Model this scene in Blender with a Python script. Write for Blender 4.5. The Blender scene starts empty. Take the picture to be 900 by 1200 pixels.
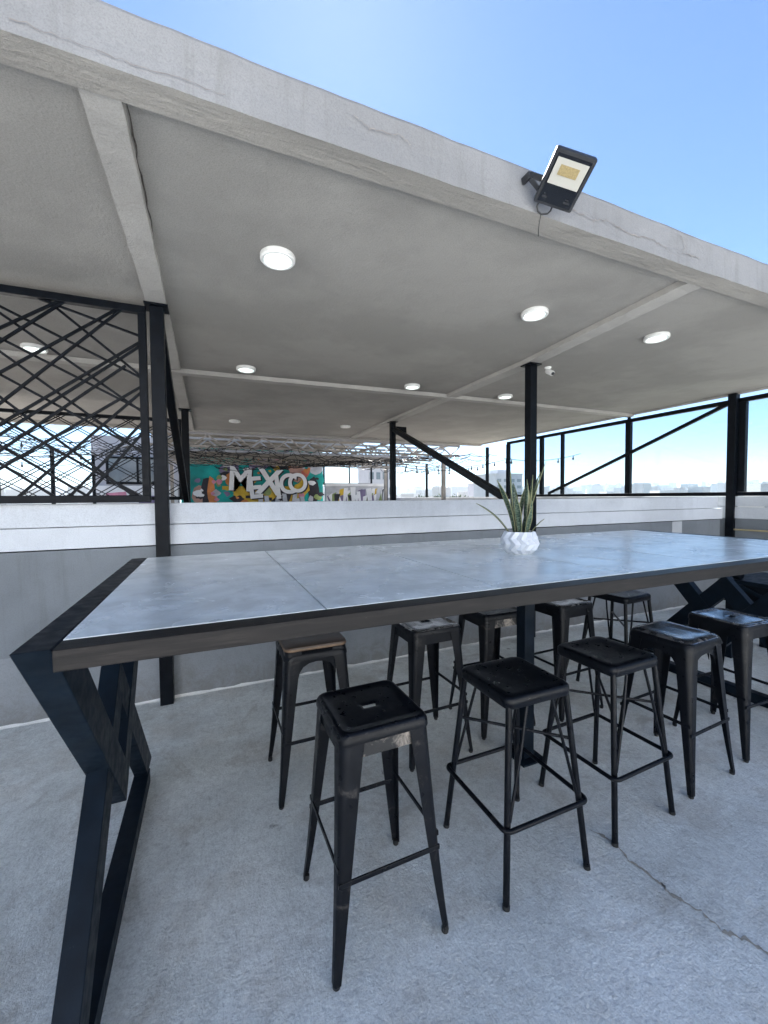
import bpy, bmesh, math, random
from mathutils import Vector, Matrix, Euler
random.seed(7)
scene = bpy.context.scene
col = scene.collection
rad = math.radians

# ------------------------------------------------------------------ helpers
def nn(nt, t, **k):
    n = nt.nodes.new(t)
    for a, v in k.items(): setattr(n, a, v)
    return n
def noise(nt, vec, scale, detail=4, rough=.55, dist=0):
    n = nn(nt, 'ShaderNodeTexNoise')
    n.inputs['Scale'].default_value = scale; n.inputs['Detail'].default_value = detail
    n.inputs['Roughness'].default_value = rough; n.inputs['Distortion'].default_value = dist
    nt.links.new(vec, n.inputs['Vector']); return n.outputs['Fac']
def ramp(nt, fac, stops):
    r = nn(nt, 'ShaderNodeValToRGB'); e = r.color_ramp.elements
    while len(e) < len(stops): e.new(.5)
    for i, (p, c) in enumerate(stops):
        e[i].position = p; e[i].color = (*c, 1) if hasattr(c, '__len__') else (c, c, c, 1)
    nt.links.new(fac, r.inputs['Fac']); return r.outputs['Color']
def mixc(nt, fac, a, b, mode='MIX'):
    m = nn(nt, 'ShaderNodeMix', data_type='RGBA', blend_type=mode)
    for s, v in ((m.inputs[0], fac), (m.inputs[6], a), (m.inputs[7], b)):
        if hasattr(v, 'is_linked'): nt.links.new(v, s)
        else: s.default_value = (*v, 1) if hasattr(v, '__len__') else v
    return m.outputs[2]
def math_(nt, op, a, b=0.):
    m = nn(nt, 'ShaderNodeMath', operation=op)
    for i, v in enumerate((a, b)):
        if hasattr(v, 'is_linked'): nt.links.new(v, m.inputs[i])
        else: m.inputs[i].default_value = v
    return m.outputs[0]
def bumpn(nt, h, strength, dist, prev=None):
    b = nn(nt, 'ShaderNodeBump'); b.inputs['Strength'].default_value = strength; b.inputs['Distance'].default_value = dist
    nt.links.new(h, b.inputs['Height'])
    if prev: nt.links.new(prev, b.inputs['Normal'])
    return b.outputs['Normal']
def base(name):
    m = bpy.data.materials.new(name); m.use_nodes = True; nt = m.node_tree
    b = nt.nodes['Principled BSDF']; tc = nn(nt, 'ShaderNodeTexCoord')
    return m, nt, b, tc.outputs['Object']
def mat(name, c, rough=.6, metal=0., var=.12, scale=6., bump=.15, bscale=120., bdist=.002, dirt=0., dirtc=(.12,.1,.08)):
    m, nt, b, v = base(name)
    f = noise(nt, v, scale, 5)
    lo = tuple(x*(1-var) for x in c); hi = tuple(min(1, x*(1+var)) for x in c)
    cc = ramp(nt, f, [(.3, lo), (.7, hi)])
    if dirt:
        d = noise(nt, v, scale*2.7, 8, .7, .6)
        cc = mixc(nt, math_(nt, 'MULTIPLY', ramp(nt, d, [(.55, 0.), (.75, 1.)]), dirt), cc, dirtc)
    nt.links.new(cc, b.inputs['Base Color'])
    rr = ramp(nt, noise(nt, v, scale*3, 5), [(.3, max(.02, rough-.08)), (.7, min(1, rough+.08))])
    nt.links.new(rr, b.inputs['Roughness']); b.inputs['Metallic'].default_value = metal
    if bump: nt.links.new(bumpn(nt, noise(nt, v, bscale, 3), bump, bdist), b.inputs['Normal'])
    return m

def black_metal(name, c=(.012,.013,.016), rough=.38, wear=.25, wearc=(.30,.25,.20), ws=9., spec=.3):
    m, nt, b, v = base(name)
    oi = nn(nt, 'ShaderNodeObjectInfo')
    va = nn(nt, 'ShaderNodeVectorMath', operation='ADD'); nt.links.new(v, va.inputs[0])
    sc = nn(nt, 'ShaderNodeVectorMath', operation='SCALE'); sc.inputs['Scale'].default_value = 7
    cx = nn(nt, 'ShaderNodeCombineXYZ'); nt.links.new(oi.outputs['Random'], cx.inputs[0]); nt.links.new(oi.outputs['Random'], cx.inputs[1])
    nt.links.new(cx.outputs[0], sc.inputs[0]); nt.links.new(sc.outputs[0], va.inputs[1]); v = va.outputs[0]
    base_c = ramp(nt, noise(nt, v, 14, 6), [(.3, tuple(x*.75 for x in c)), (.7, tuple(x*1.5 for x in c))])
    w = ramp(nt, noise(nt, v, ws, 9, .72, .8), [(.60-wear*.2, 0.), (.74-wear*.2, 1.)])
    w2 = ramp(nt, noise(nt, v, 90, 4, .7), [(.68, 0.), (.74, .7)])
    wf = math_(nt, 'MINIMUM', math_(nt, 'ADD', math_(nt, 'MULTIPLY', w, min(1., wear*2)), math_(nt, 'MULTIPLY', w2, .10)), 1.)
    nt.links.new(mixc(nt, wf, base_c, wearc), b.inputs['Base Color'])
    nt.links.new(ramp(nt, noise(nt, v, 25, 5), [(.3, rough-.08), (.7, rough+.12)]), b.inputs['Roughness'])
    nt.links.new(math_(nt, 'MULTIPLY', wf, .7), b.inputs['Metallic']); b.inputs['Specular IOR Level'].default_value = spec
    nt.links.new(bumpn(nt, noise(nt, v, 160, 3), .12, .001), b.inputs['Normal'])
    return m

class MB:
    def __init__(s): s.bm = bmesh.new()
    def box(s, a, b, M=None):
        x0,y0,z0 = a; x1,y1,z1 = b
        v = [s.bm.verts.new(M @ Vector(p) if M else p) for p in
             ((x0,y0,z0),(x1,y0,z0),(x1,y1,z0),(x0,y1,z0),(x0,y0,z1),(x1,y0,z1),(x1,y1,z1),(x0,y1,z1))]
        for f in ((3,2,1,0),(4,5,6,7),(0,1,5,4),(1,2,6,5),(2,3,7,6),(3,0,4,7)): s.bm.faces.new([v[i] for i in f])
        return s
    def loft(s, rings, cap=True, closed=True):
        R = [[s.bm.verts.new(p) for p in r] for r in rings]; n = len(R[0])
        for a, b in zip(R, R[1:]):
            for i in range(n if closed else n-1):
                j = (i+1) % n; s.bm.faces.new((a[i], a[j], b[j], b[i]))
        if cap: s.bm.faces.new(R[0][::-1]); s.bm.faces.new(R[-1])
        return s
    def bar(s, p, q, w, h=None, up=(0,0,1)):
        """square section bar from p to q, w across, h along the up hint"""
        p, q = Vector(p), Vector(q); h = h or w; d = (q-p).normalized()
        u = Vector(up); sd = d.cross(u)
        if sd.length < 1e-4: sd = d.cross(Vector((1,0,0)))
        sd.normalize(); u = sd.cross(d)
        r = [sd*w/2*a + u*h/2*b for a, b in ((-1,-1),(1,-1),(1,1),(-1,1))]
        return s.loft([[p+k for k in r], [q+k for k in r]])
    def tube(s, pts, r, n=10, closed=False):
        pts = [Vector(p) for p in pts]; rr = r if hasattr(r, '__len__') else [r]*len(pts)
        rings = []; N = len(pts); prev = None
        for i, p in enumerate(pts):
            if closed: t = pts[(i+1) % N]-pts[i-1]
            else: t = pts[min(i+1, N-1)]-pts[max(i-1, 0)]
            t.normalize()
            if prev is None:
                a = t.cross(Vector((0,0,1)))
                if a.length < .01: a = t.cross(Vector((1,0,0)))
            else: a = prev - t*prev.dot(t)
            a.normalize(); prev = a; b = t.cross(a)
            rings.append([p + (a*math.cos(2*math.pi*k/n) + b*math.sin(2*math.pi*k/n))*rr[i] for k in range(n)])
        if closed: rings.append(rings[0]); return s.loft(rings, cap=False)
        return s.loft(rings)
    def lathe(s, prof, n=24, c=(0,0,0), cap=True):
        return s.loft([[(c[0]+r*math.cos(2*math.pi*k/n), c[1]+r*math.sin(2*math.pi*k/n), c[2]+z) for k in range(n)] for r, z in prof], cap)
    def poly(s, pts, off):
        """flat outline pts extruded by vector off"""
        o = Vector(off); return s.loft([[Vector(p) for p in pts], [Vector(p)+o for p in pts]])
    def build(s, name, m, parent=None, smooth=False, bevel=0., loc=None):
        bmesh.ops.recalc_face_normals(s.bm, faces=s.bm.faces)
        me = bpy.data.meshes.new(name); s.bm.to_mesh(me); s.bm.free()
        o = bpy.data.objects.new(name, me); col.objects.link(o)
        for mm in (m if isinstance(m, (list, tuple)) else [m]): me.materials.append(mm)
        if smooth:
            me.polygons.foreach_set('use_smooth', [True]*len(me.polygons))
            me.set_sharp_from_angle(angle=rad(smooth if smooth is not True else 40))
        if bevel:
            b = o.modifiers.new('bevel', 'BEVEL'); b.width = bevel; b.segments = 2; b.limit_method = 'ANGLE'; b.angle_limit = rad(40)
        if parent: o.parent = parent
        if loc: o.location = loc
        return o
def tag(o, label=None, cat=None, group=None, kind=None):
    for k, v in (('label', label), ('category', cat), ('group', group), ('kind', kind)):
        if v: o[k] = v
    return o
def empty(name, loc=(0,0,0), label=None, cat=None, group=None, rot=(0,0,0)):
    o = bpy.data.objects.new(name, None); col.objects.link(o); o.empty_display_size = .1
    o.location = loc; o.rotation_euler = rot
    return tag(o, label, cat, group)
kids = lambda o: [c for c in bpy.data.objects if c.parent == o]
def copy_tree(o, parent=None):
    c = o.copy(); col.objects.link(c)
    if parent: c.parent = parent
    for k in kids(o): copy_tree(k, c)
    return c
def rsq(h, r, z, n=6, hy=None):
    """rounded square ring, half size h, corner radius r"""
    hy = hy or h; out = []
    for cx, cy, a0 in ((1,1,0),(-1,1,90),(-1,-1,180),(1,-1,270)):
        for k in range(n+1):
            a = rad(a0+90*k/n); out.append((cx*(h-r)+r*math.cos(a), cy*(hy-r)+r*math.sin(a), z))
    return out

# ------------------------------------------------------------------ materials
M = {}
M['black'] = black_metal('black_painted_steel', (.0030,.0042,.0066), wear=.015, spec=.10)
M['stool'] = black_metal('black_stool_paint', (.0042,.005,.007), .33, .05, (.30,.27,.24), spec=.16)
M['stool_worn'] = black_metal('worn_stool_paint', (.0045,.0052,.007), .33, .10, (.30,.27,.24), 11., spec=.16)
M['bare'] = black_metal('rubbed_bare_panel', (.02,.02,.02), .36, .62, (.33,.29,.25), 11.)
M['seat'] = mat('seat_paint', (.0038,.0045,.007), .33, var=.3, scale=14, bump=0)
M['seat_rub'] = mat('polished_seat_paint', (.016,.018,.022), .16, var=.3, scale=9, bump=0)
M['frame'] = black_metal('table_frame_paint', (.0036,.0072,.0125), .45, .02, (.25,.25,.25), 20, .12)
M['white'] = mat('white_fitting', (.75,.75,.74), .4, var=.03, bump=0)
M['cable'] = mat('black_cable', (.012,.012,.012), .5, bump=0)
M['alu'] = mat('grey_cast_housing', (.026,.027,.03), .45, .2, .15, 20)
M['soil'] = mat('dark_potting_soil', (.03,.022,.016), .95, var=.5, scale=60, bump=.8, bscale=200)
M['pot'] = mat('white_glazed_pot', (.74,.75,.77), .35, var=.04, scale=12, bump=.05)
M['bulb'] = mat('dark_string_lamp', (.03,.03,.03), .3, bump=0)
M['led'] = mat('yellow_led_chip', (.28,.215,.10), .5, var=.2, scale=140, bump=.4, bscale=180)
M['reflector'] = mat('cream_reflector', (.40,.385,.345), .35, var=.05, bump=0)
M['lamp_black'] = mat('black_lamp_glass', (.008,.009,.012), .18, bump=0)
M['beige_steel'] = mat('beige_truss_paint', (.27,.24,.205), .6, var=.2)

def plaster(name, c, b1=.35, b2=.5, streak=0., grain=.14, drip=0., base_dark=False):
    m, nt, b, v = base(name)
    cc = ramp(nt, noise(nt, v, 1.1, 6, .6), [(.42, tuple(x*.90 for x in c)), (.58, tuple(min(1,x*1.07) for x in c))])
    blot = ramp(nt, noise(nt, v, 5.5, 8, .68, .5), [(.52, 0.), (.68, 1.)])
    cc = mixc(nt, math_(nt, 'MULTIPLY', blot, .15), cc, tuple(x*.62 for x in c))
    if streak:
        mp = nn(nt, 'ShaderNodeMapping'); mp.inputs['Scale'].default_value = (1.2, 9, 9); nt.links.new(v, mp.inputs[0])
        st = noise(nt, mp.outputs[0], 3.2, 8, .7, .4)
        cc = mixc(nt, math_(nt, 'MULTIPLY', ramp(nt, st, [(.55, 0.), (.72, 1.)]), streak), cc, (c[0]*.55, c[1]*.5, c[2]*.45))
    if drip:      # dirty runs down the face and roller marks
        mp = nn(nt, 'ShaderNodeMapping'); mp.inputs['Scale'].default_value = (11, 11, .9); nt.links.new(v, mp.inputs[0])
        dr = ramp(nt, noise(nt, mp.outputs[0], 1.6, 7, .7, .3), [(.52, 0.), (.66, 1.)])
        cc = mixc(nt, math_(nt, 'MULTIPLY', dr, drip), cc, (c[0]*.62, c[1]*.6, c[2]*.56))
    if base_dark:  # ragged darker tone, stronger towards the foot of the wall
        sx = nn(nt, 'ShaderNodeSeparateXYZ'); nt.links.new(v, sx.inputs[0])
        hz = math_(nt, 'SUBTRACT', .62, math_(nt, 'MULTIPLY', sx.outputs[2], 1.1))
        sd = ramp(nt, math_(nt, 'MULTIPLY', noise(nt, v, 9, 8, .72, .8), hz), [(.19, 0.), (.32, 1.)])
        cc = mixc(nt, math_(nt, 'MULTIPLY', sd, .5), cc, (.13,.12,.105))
        ch = ramp(nt, noise(nt, v, 21, 6, .75, .6), [(.73, 0.), (.75, 1.)])
        cc = mixc(nt, math_(nt, 'MULTIPLY', ch, .45), cc, (.42,.42,.41))
    spk = ramp(nt, noise(nt, v, 170, 3, .6), [(.28, 1-grain), (.55, 1.+grain*.35)])
    cc = mixc(nt, 1., cc, spk, 'MULTIPLY')
    nt.links.new(cc, b.inputs['Base Color']); b.inputs['Roughness'].default_value = .85
    n1 = bumpn(nt, noise(nt, v, 70, 5, .6), b1, .004)
    n2 = bumpn(nt, noise(nt, v, 7, 6, .6, .3), b2, .02, n1)
    if streak: n2 = bumpn(nt, st, .55, .02, n2)
    nt.links.new(n2, b.inputs['Normal']); return m
M['ceiling'] = plaster('ceiling_plaster', (.290,.278,.262), .6, .22, grain=.2)
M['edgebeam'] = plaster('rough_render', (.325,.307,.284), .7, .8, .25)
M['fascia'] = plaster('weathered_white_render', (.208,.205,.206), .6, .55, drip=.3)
M['beam'] = plaster('beam_paint', (.365,.35,.332), .5, .5)
M['wall_white'] = plaster('white_wall_paint', (.56,.575,.60), .3, .18, drip=.10)
M['wall_grey'] = plaster('grey_wall_paint', (.172,.186,.200), .3, .18, base_dark=True, drip=.25)
M['wall_patch'] = plaster('pale_grey_patch', (.45,.46,.47), .3, .2)
M['joint'] = plaster('white_filler', (.68,.68,.66), .8, .8)
M['far_grey'] = plaster('far_grey_wall', (.42,.42,.45), .3, .2)

def rubbed():
    m, nt, b, v = base('rubbed_metal_seat')
    k = ramp(nt, noise(nt, v, 6.5, 5, .6, .9), [(.36, 0.), (.56, 1.)])
    nt.links.new(mixc(nt, k, (.012,.013,.016), (.36,.36,.37)), b.inputs['Base Color']); nt.links.new(math_(nt, 'MULTIPLY', k, .9), b.inputs['Metallic'])
    nt.links.new(ramp(nt, noise(nt, v, 30, 6, .7), [(.3, .12), (.7, .26)]), b.inputs['Roughness']); return m
M['seat_rub'] = rubbed()
for k_ in ('seat',): M[k_].node_tree.nodes['Principled BSDF'].inputs['Specular IOR Level'].default_value = .3
M['seat_rub'].node_tree.nodes['Principled BSDF'].inputs['Specular IOR Level'].default_value = 1.
# terrace concrete
def concrete():
    m, nt, b, v = base('trowelled_concrete')
    big = noise(nt, v, .9, 6, .6, .4)
    c = ramp(nt, big, [(.40, (.63,.655,.64)), (.5, (.76,.79,.775)), (.60, (.85,.875,.86))])
    mid = ramp(nt, noise(nt, v, 7, 9, .72, 1.2), [(.42, 0.), (.72, 1.)])
    c = mixc(nt, math_(nt, 'MULTIPLY', mid, .32), c, (.37,.36,.35))
    warm = ramp(nt, noise(nt, v, 2.3, 5, .6), [(.50, 0.), (.64, 1.)])
    c = mixc(nt, math_(nt, 'MULTIPLY', warm, .40), c, (.50,.46,.40))
    pit = ramp(nt, noise(nt, v, 62, 4, .65), [(.27, .6), (.38, 1.)])
    c = mixc(nt, 1., c, pit, 'MULTIPLY')
    spots = ramp(nt, noise(nt, v, 13, 2, .4), [(.16, .35), (.21, 1.)])
    c = mixc(nt, 1., c, spots, 'MULTIPLY')
    g1 = ramp(nt, noise(nt, v, 120, 5, .75), [(.30, .74), (.5, 1.), (.70, 1.12)])
    c = mixc(nt, 1., c, g1, 'MULTIPLY')
    g2 = ramp(nt, noise(nt, v, 34, 7, .78, .6), [(.34, .80), (.52, 1.), (.7, 1.1)])
    c = mixc(nt, 1., c, g2, 'MULTIPLY')
    stain = ramp(nt, noise(nt, v, 1.7, 9, .74, 1.4), [(.54, 0.), (.64, 1.)])
    c = mixc(nt, math_(nt, 'MULTIPLY', stain, .40), c, (.30,.275,.245))
    drop = nn(nt, 'ShaderNodeTexVoronoi'); drop.inputs['Scale'].default_value = 3.1; drop.inputs['Randomness'].default_value = 1.; nt.links.new(v, drop.inputs['Vector'])
    dm = ramp(nt, math_(nt, 'ADD', drop.outputs['Distance'], math_(nt, 'MULTIPLY', noise(nt, v, 30, 5, .7), .16)), [(.125, .5), (.15, 1.)])
    c = mixc(nt, 1., c, dm, 'MULTIPLY')
    pale = ramp(nt, noise(nt, v, 28, 6, .7, 1.), [(.55, 0.), (.72, 1.)])
    c = mixc(nt, math_(nt, 'MULTIPLY', pale, .28), c, (.78,.78,.77))
    nt.links.new(c, b.inputs['Base Color'])
    nt.links.new(ramp(nt, mid, [(0., .62), (1., .85)]), b.inputs['Roughness'])
    b.inputs['Specular IOR Level'].default_value = .35
    mp = nn(nt, 'ShaderNodeMapping'); mp.inputs['Scale'].default_value = (3, 1, 1); mp.inputs['Rotation'].default_value = (0, 0, .6); nt.links.new(v, mp.inputs[0])
    n = bumpn(nt, noise(nt, v, 75, 6, .7), 1., .006)
    n = bumpn(nt, noise(nt, mp.outputs[0], 9, 8, .68, 1.2), .4, .012, n)
    n = bumpn(nt, noise(nt, v, 2., 4, .5), .25, .03, n)
    nt.links.new(n, b.inputs['Normal']); return m
M['concrete'] = concrete()

# table tiles
def tilemat():
    m, nt, b, v = base('porcelain_tile')
    oi = nn(nt, 'ShaderNodeObjectInfo')
    big = noise(nt, v, 2.4, 7, .62, 1.0)
    c = ramp(nt, big, [(.38, (.68,.71,.685)), (.5, (.80,.83,.80)), (.62, (.87,.895,.87))])
    vein = ramp(nt, noise(nt, v, 5., 9, .72, 2.5), [(.47, 0.), (.5, 1.), (.53, 0.)])
    c = mixc(nt, math_(nt, 'MULTIPLY', vein, .07), c, (.33,.32,.31))
    sm = ramp(nt, noise(nt, v, 5, 9, .68, .5), [(.46, 0.), (.62, 1.)])
    c = mixc(nt, math_(nt, 'MULTIPLY', sm, .6), c, (.50,.51,.48))
    dk = ramp(nt, noise(nt, v, 26, 2, .4), [(.17, .4), (.21, 1.)])
    c = mixc(nt, 1., c, dk, 'MULTIPLY')
    nt.links.new(c, b.inputs['Base Color'])
    nt.links.new(ramp(nt, noise(nt, v, 4, 6, .6, .4), [(.3, .20), (.7, .30)]), b.inputs['Roughness'])
    nt.links.new(bumpn(nt, noise(nt, v, 5, 3, .5), .03, .004), b.inputs['Normal']); return m
M['tile'] = tilemat()

def boardmat():
    m, nt, b, v = base('dark_stained_edge')
    mp = nn(nt, 'ShaderNodeMapping'); mp.inputs['Scale'].default_value = (1.2, 14, 22); nt.links.new(v, mp.inputs[0])
    g = noise(nt, mp.outputs[0], 3.5, 9, .68, .6)
    c = ramp(nt, g, [(.3, (.004,.004,.0045)), (.52, (.008,.007,.0075)), (.7, (.020,.017,.016))])
    sc = ramp(nt, noise(nt, v, 38, 6, .8, .5), [(.70, 0.), (.76, 1.)])
    c = mixc(nt, math_(nt, 'MULTIPLY', sc, .55), c, (.30,.28,.27))
    nt.links.new(c, b.inputs['Base Color']); b.inputs['Roughness'].default_value = .42; b.inputs['Specular IOR Level'].default_value = .14
    nt.links.new(bumpn(nt, g, .3, .003), b.inputs['Normal']); return m
M['board'] = boardmat()
def woodmat():
    m, nt, b, v = base('brown_wood_seat')
    mp = nn(nt, 'ShaderNodeMapping'); mp.inputs['Scale'].default_value = (2, 20, 8); nt.links.new(v, mp.inputs[0])
    c = ramp(nt, noise(nt, mp.outputs[0], 4, 8, .65, .8), [(.3, (.030,.020,.015)), (.55, (.06,.038,.026)), (.75, (.12,.072,.045))])
    nt.links.new(c, b.inputs['Base Color']); b.inputs['Roughness'].default_value = .42; return m
M['wood'] = woodmat()
M['wood_edge'] = mat('pale_wood_edge', (.13,.08,.045), .55, var=.35, scale=30)

def emis(name, c, s):
    m, nt, b, v = base(name)
    b.inputs['Base Color'].default_value = (.8,.8,.8,1); b.inputs['Emission Color'].default_value = (*c, 1); b.inputs['Emission Strength'].default_value = s
    return m
M['diffuser'] = emis('lit_opal_diffuser', (.80,1.,.94), .33)
M['off'] = mat('unlit_opal_diffuser', (.8,.8,.78), .3, var=.02, bump=0)

def glassmat():
    m, nt, b, v = base('fence_glass')
    t = nn(nt, 'ShaderNodeBsdfTransparent'); t.inputs[0].default_value = (.87,.915,.94,1)
    g = nn(nt, 'ShaderNodeBsdfGlossy'); g.inputs['Roughness'].default_value = .03
    mx = nn(nt, 'ShaderNodeMixShader'); mx.inputs[0].default_value = .035; nt.links.new(t.outputs[0], mx.inputs[1]); nt.links.new(g.outputs[0], mx.inputs[2])
    nt.links.new(mx.outputs[0], nt.nodes['Material Output'].inputs['Surface']); return m
M['glass'] = glassmat()

# ------------------------------------------------------------------ setting: floor, ground, city
GZ = -14.
tag(MB().box((-9,-12,-.25), (7.05,24,0)).build('floor', M['concrete']), kind='structure')
fl = bpy.data.objects['floor']
M['bounce_cut_dark'] = mat('bounce_cut_dark', (.26,.245,.23), .7, var=.2, scale=3)
tag(MB().box((-8.9,3.65,.004),(6.75,15.5,.008)).build('bounce_cut_sheet', M['bounce_cut_dark']), kind='structure')  # unseen dark sheet added behind the wall to cut bounce onto the far ceiling
def crack(pts, w, name='crack', jit=.012, z=.0018, parent=None, m=None):
    """thin irregular sunken-looking line on a horizontal surface: a ragged ribbon"""
    mb = MB(); L = []; R_ = []; P = []
    for (x0,y0), (x1,y1) in zip(pts, pts[1:]):
        for k in range(9): t = k/9; P.append((x0+(x1-x0)*t, y0+(y1-y0)*t))
    P.append(pts[-1])
    for i, (x, y) in enumerate(P):
        x += random.uniform(-jit, jit)*.5; y += random.uniform(-jit, jit)*.5
        ww = w*random.uniform(.35, 1.5)*min(1, .15+i/4, .15+(len(P)-1-i)/4)
        L.append((x-ww*.5, y-ww*.5, z)); R_.append((x+ww*.5, y+ww*.5, z))
    vs = [(mb.bm.verts.new(a), mb.bm.verts.new(b)) for a, b in zip(L, R_)]
    for a, b in zip(vs, vs[1:]): mb.bm.faces.new((a[0], b[0], b[1], a[1]))
    return mb.build(name, m, parent)
M['crack'] = mat('sandy_crack_filler', (.34,.315,.27), .95, var=.35, scale=40, bump=.5)
M['darkcrack'] = mat('open_crack', (.07,.062,.055), .95, var=.4, scale=60, bump=.5)

crack([(1.555,1.285),(1.59,1.20),(1.565,1.10),(1.585,1.0),(1.575,.94),(1.61,.86),(1.60,.79),(1.65,.73),(1.66,.62),(1.70,.50)], .010, parent=fl, m=M['crack'])
crack([(.86,.775),(.83,.76),(.81,.735),(.79,.735),(.765,.69)], .013, parent=fl, m=M['crack'])

m, nt, b, v = base('far_plain')
c = ramp(nt, noise(nt, v, .012, 8, .65), [(.35, (.07,.10,.05)), (.5, (.20,.18,.15)), (.65, (.30,.28,.26))])
nt.links.new(c, b.inputs['Base Color']); b.inputs['Roughness'].default_value = .9; M['plain'] = m
tag(MB().box((-6000,-3000,GZ-2), (7000,7000,GZ)).build('ground', M['plain']), kind='structure')

# far skyline: hundreds of blocks that read as one mass
def cityblocks():
    mb = MB(); rnd = random.Random(3)
    for i in range(2200):
        az = rad(rnd.uniform(-22, 72)); d = 420+2600*rnd.random()**.8
        x, y = d*math.sin(az), d*math.cos(az)
        h = 14.6 + d*(.002+.025*rnd.random()**2.8)
        w, l = rnd.uniform(7, 24)*(1+d/1500), rnd.uniform(7, 24)
        mb.box((-w/2,-l/2,GZ), (w/2,l/2,GZ+h), Matrix.Translation((x,y,0)) @ Matrix.Rotation(rnd.uniform(0,1.5), 4, 'Z'))
        if rnd.random() < .3: mb.box((-w/6,-l/6,GZ+h), (w/6,l/6,GZ+h+rnd.uniform(1.5,3)), Matrix.Translation((x,y,0)))
    return mb
m, nt, b, v = base('far_building_walls')
geo = nn(nt, 'ShaderNodeNewGeometry')
cc = ramp(nt, geo.outputs['Random Per Island'], [(0., (.30,.27,.25)), (.5, (.45,.42,.39)), (1., (.62,.60,.58))])
br = nn(nt, 'ShaderNodeTexBrick'); br.inputs['Scale'].default_value = .33; br.inputs['Mortar Size'].default_value = .12; br.inputs['Color1'].default_value = (.45,.45,.45,1); br.inputs['Color2'].default_value = (.6,.6,.6,1); br.inputs['Mortar'].default_value = (1,1,1,1)
mp = nn(nt, 'ShaderNodeMapping'); mp.inputs['Rotation'].default_value = (rad(90),0,0); nt.links.new(v, mp.inputs[0]); nt.links.new(mp.outputs[0], br.inputs['Vector'])
nt.links.new(mixc(nt, 1., cc, br.outputs['Color'], 'MULTIPLY'), b.inputs['Base Color']); M['city'] = m
tag(cityblocks().build('far_city', M['city']), 'hazy far-off skyline of low buildings along the horizon', 'city', kind='stuff')

# ------------------------------------------------------------------ canopy roof
rf = empty('canopy_roof', (3,3,0), 'flat white concrete canopy roof with ribbed underside over the table', 'roof')
def rp(mb, name, m, **k):
    o = mb.build(name, m, rf, **k); o.matrix_parent_inverse = Matrix.Translation((-3,-3,0)); return o
RX0, RX1, RY0, RY1, CZ = -6.5, 6.85, 1.55, 9.35, 2.93
rp(MB().box((RX0, RY0+.135, CZ), (RX1, RY1, CZ+.11)), 'slab', M['ceiling'])
# front edge with an uneven rendered arris
def edge():
    mb = MB(); rings = []; n = 160; rnd = random.Random(5); dz = dy = 0
    for i in range(n+1):
        x = RX0 + (RX1-RX0)*i/n
        dz = dz*.6 + rnd.uniform(-.0022,.0022); dy = dy*.6 + rnd.uniform(-.003,.003)
        rings.append([(x, RY0+dy*.6, 2.862+dz), (x, RY0+.004+dy*.5, 2.95), (x, RY0+.003, 3.045+dz*1.6), (x, RY0+.008, 3.058+dz*1.6),
                      (x, RY0+.137, 3.052), (x, RY0+.137, 2.876+dz*.6), (x, RY0+.06, 2.868+dy*.6)])
    return mb.loft(rings)
rp(edge(), 'edge_beam', M['edgebeam'])
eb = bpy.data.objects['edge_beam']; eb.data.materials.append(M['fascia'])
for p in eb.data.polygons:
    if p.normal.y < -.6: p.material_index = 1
def ribbeam(pts, w, z0):
    mb = MB(); rings = []; rnd = random.Random(len(pts)+int(w*1000))
    for (x0,y0), (x1,y1) in zip(pts, pts[1:]):
        n = 30
        for k in range(n+(1 if (x1,y1) == pts[-1] else 0)):
            t = k/n; x, y = x0+(x1-x0)*t, y0+(y1-y0)*t; j = rnd.uniform(-.003,.003); dz = rnd.uniform(-.002,.002)
            if abs(y1-y0) > abs(x1-x0): rings.append([(x-w/2+j, y, CZ+.02), (x-w/2+j, y, z0+dz), (x+w/2+j, y, z0+dz), (x+w/2+j, y, CZ+.02)])
            else: rings.append([(x, y-w/2+j, CZ+.02), (x, y-w/2+j, z0+dz), (x, y+w/2+j, z0+dz), (x, y+w/2+j, CZ+.02)])
    return mb.loft(rings)
rp(ribbeam([(-.31,1.66),(-.315,4.93)], .125, 2.885), 'beam', M['beam'])
rp(ribbeam([(-.315,5.06),(-.315,9.1)], .125, 2.885), 'beam', M['beam'])
rp(ribbeam([(2.955,1.66),(3.12,3.43),(3.125,4.90)], .145, 2.888), 'beam', M['beam'])
rp(ribbeam([(3.125,5.0),(3.12,9.1)], .145, 2.888), 'beam', M['beam'])
rp(ribbeam([(RX0,5.08),(0.,5.06),(3.,4.95),(6.84,4.92)], .115, 2.882), 'cross_beam', M['beam'])
rp(ribbeam([(RX0,9.25),(6.84,9.25)], .14, 2.88), 'cross_beam', M['beam'])
rp(MB().box((6.80,1.69,2.905), (6.846,9.16,2.933)), 'drip_edge', M['beam'])
def ceilcrack(pts, w, z):
    o = crack(pts, w, 'crack', .01, z, rf, M['darkcrack']); o.matrix_parent_inverse = Matrix.Translation((-3,-3,0))
ceilcrack([(.16,1.700),(.24,1.696),(.30,1.700)], .012, CZ-.002)
ceilcrack([(.40,1.70),(.44,1.697)], .008, CZ-.002)
ceilcrack([(-.243,1.72),(-.243,2.1),(-.246,2.6)], .006, CZ-.002)
ceilcrack([(2.80,1.70),(3.02,1.702)], .006, CZ-.002)
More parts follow.
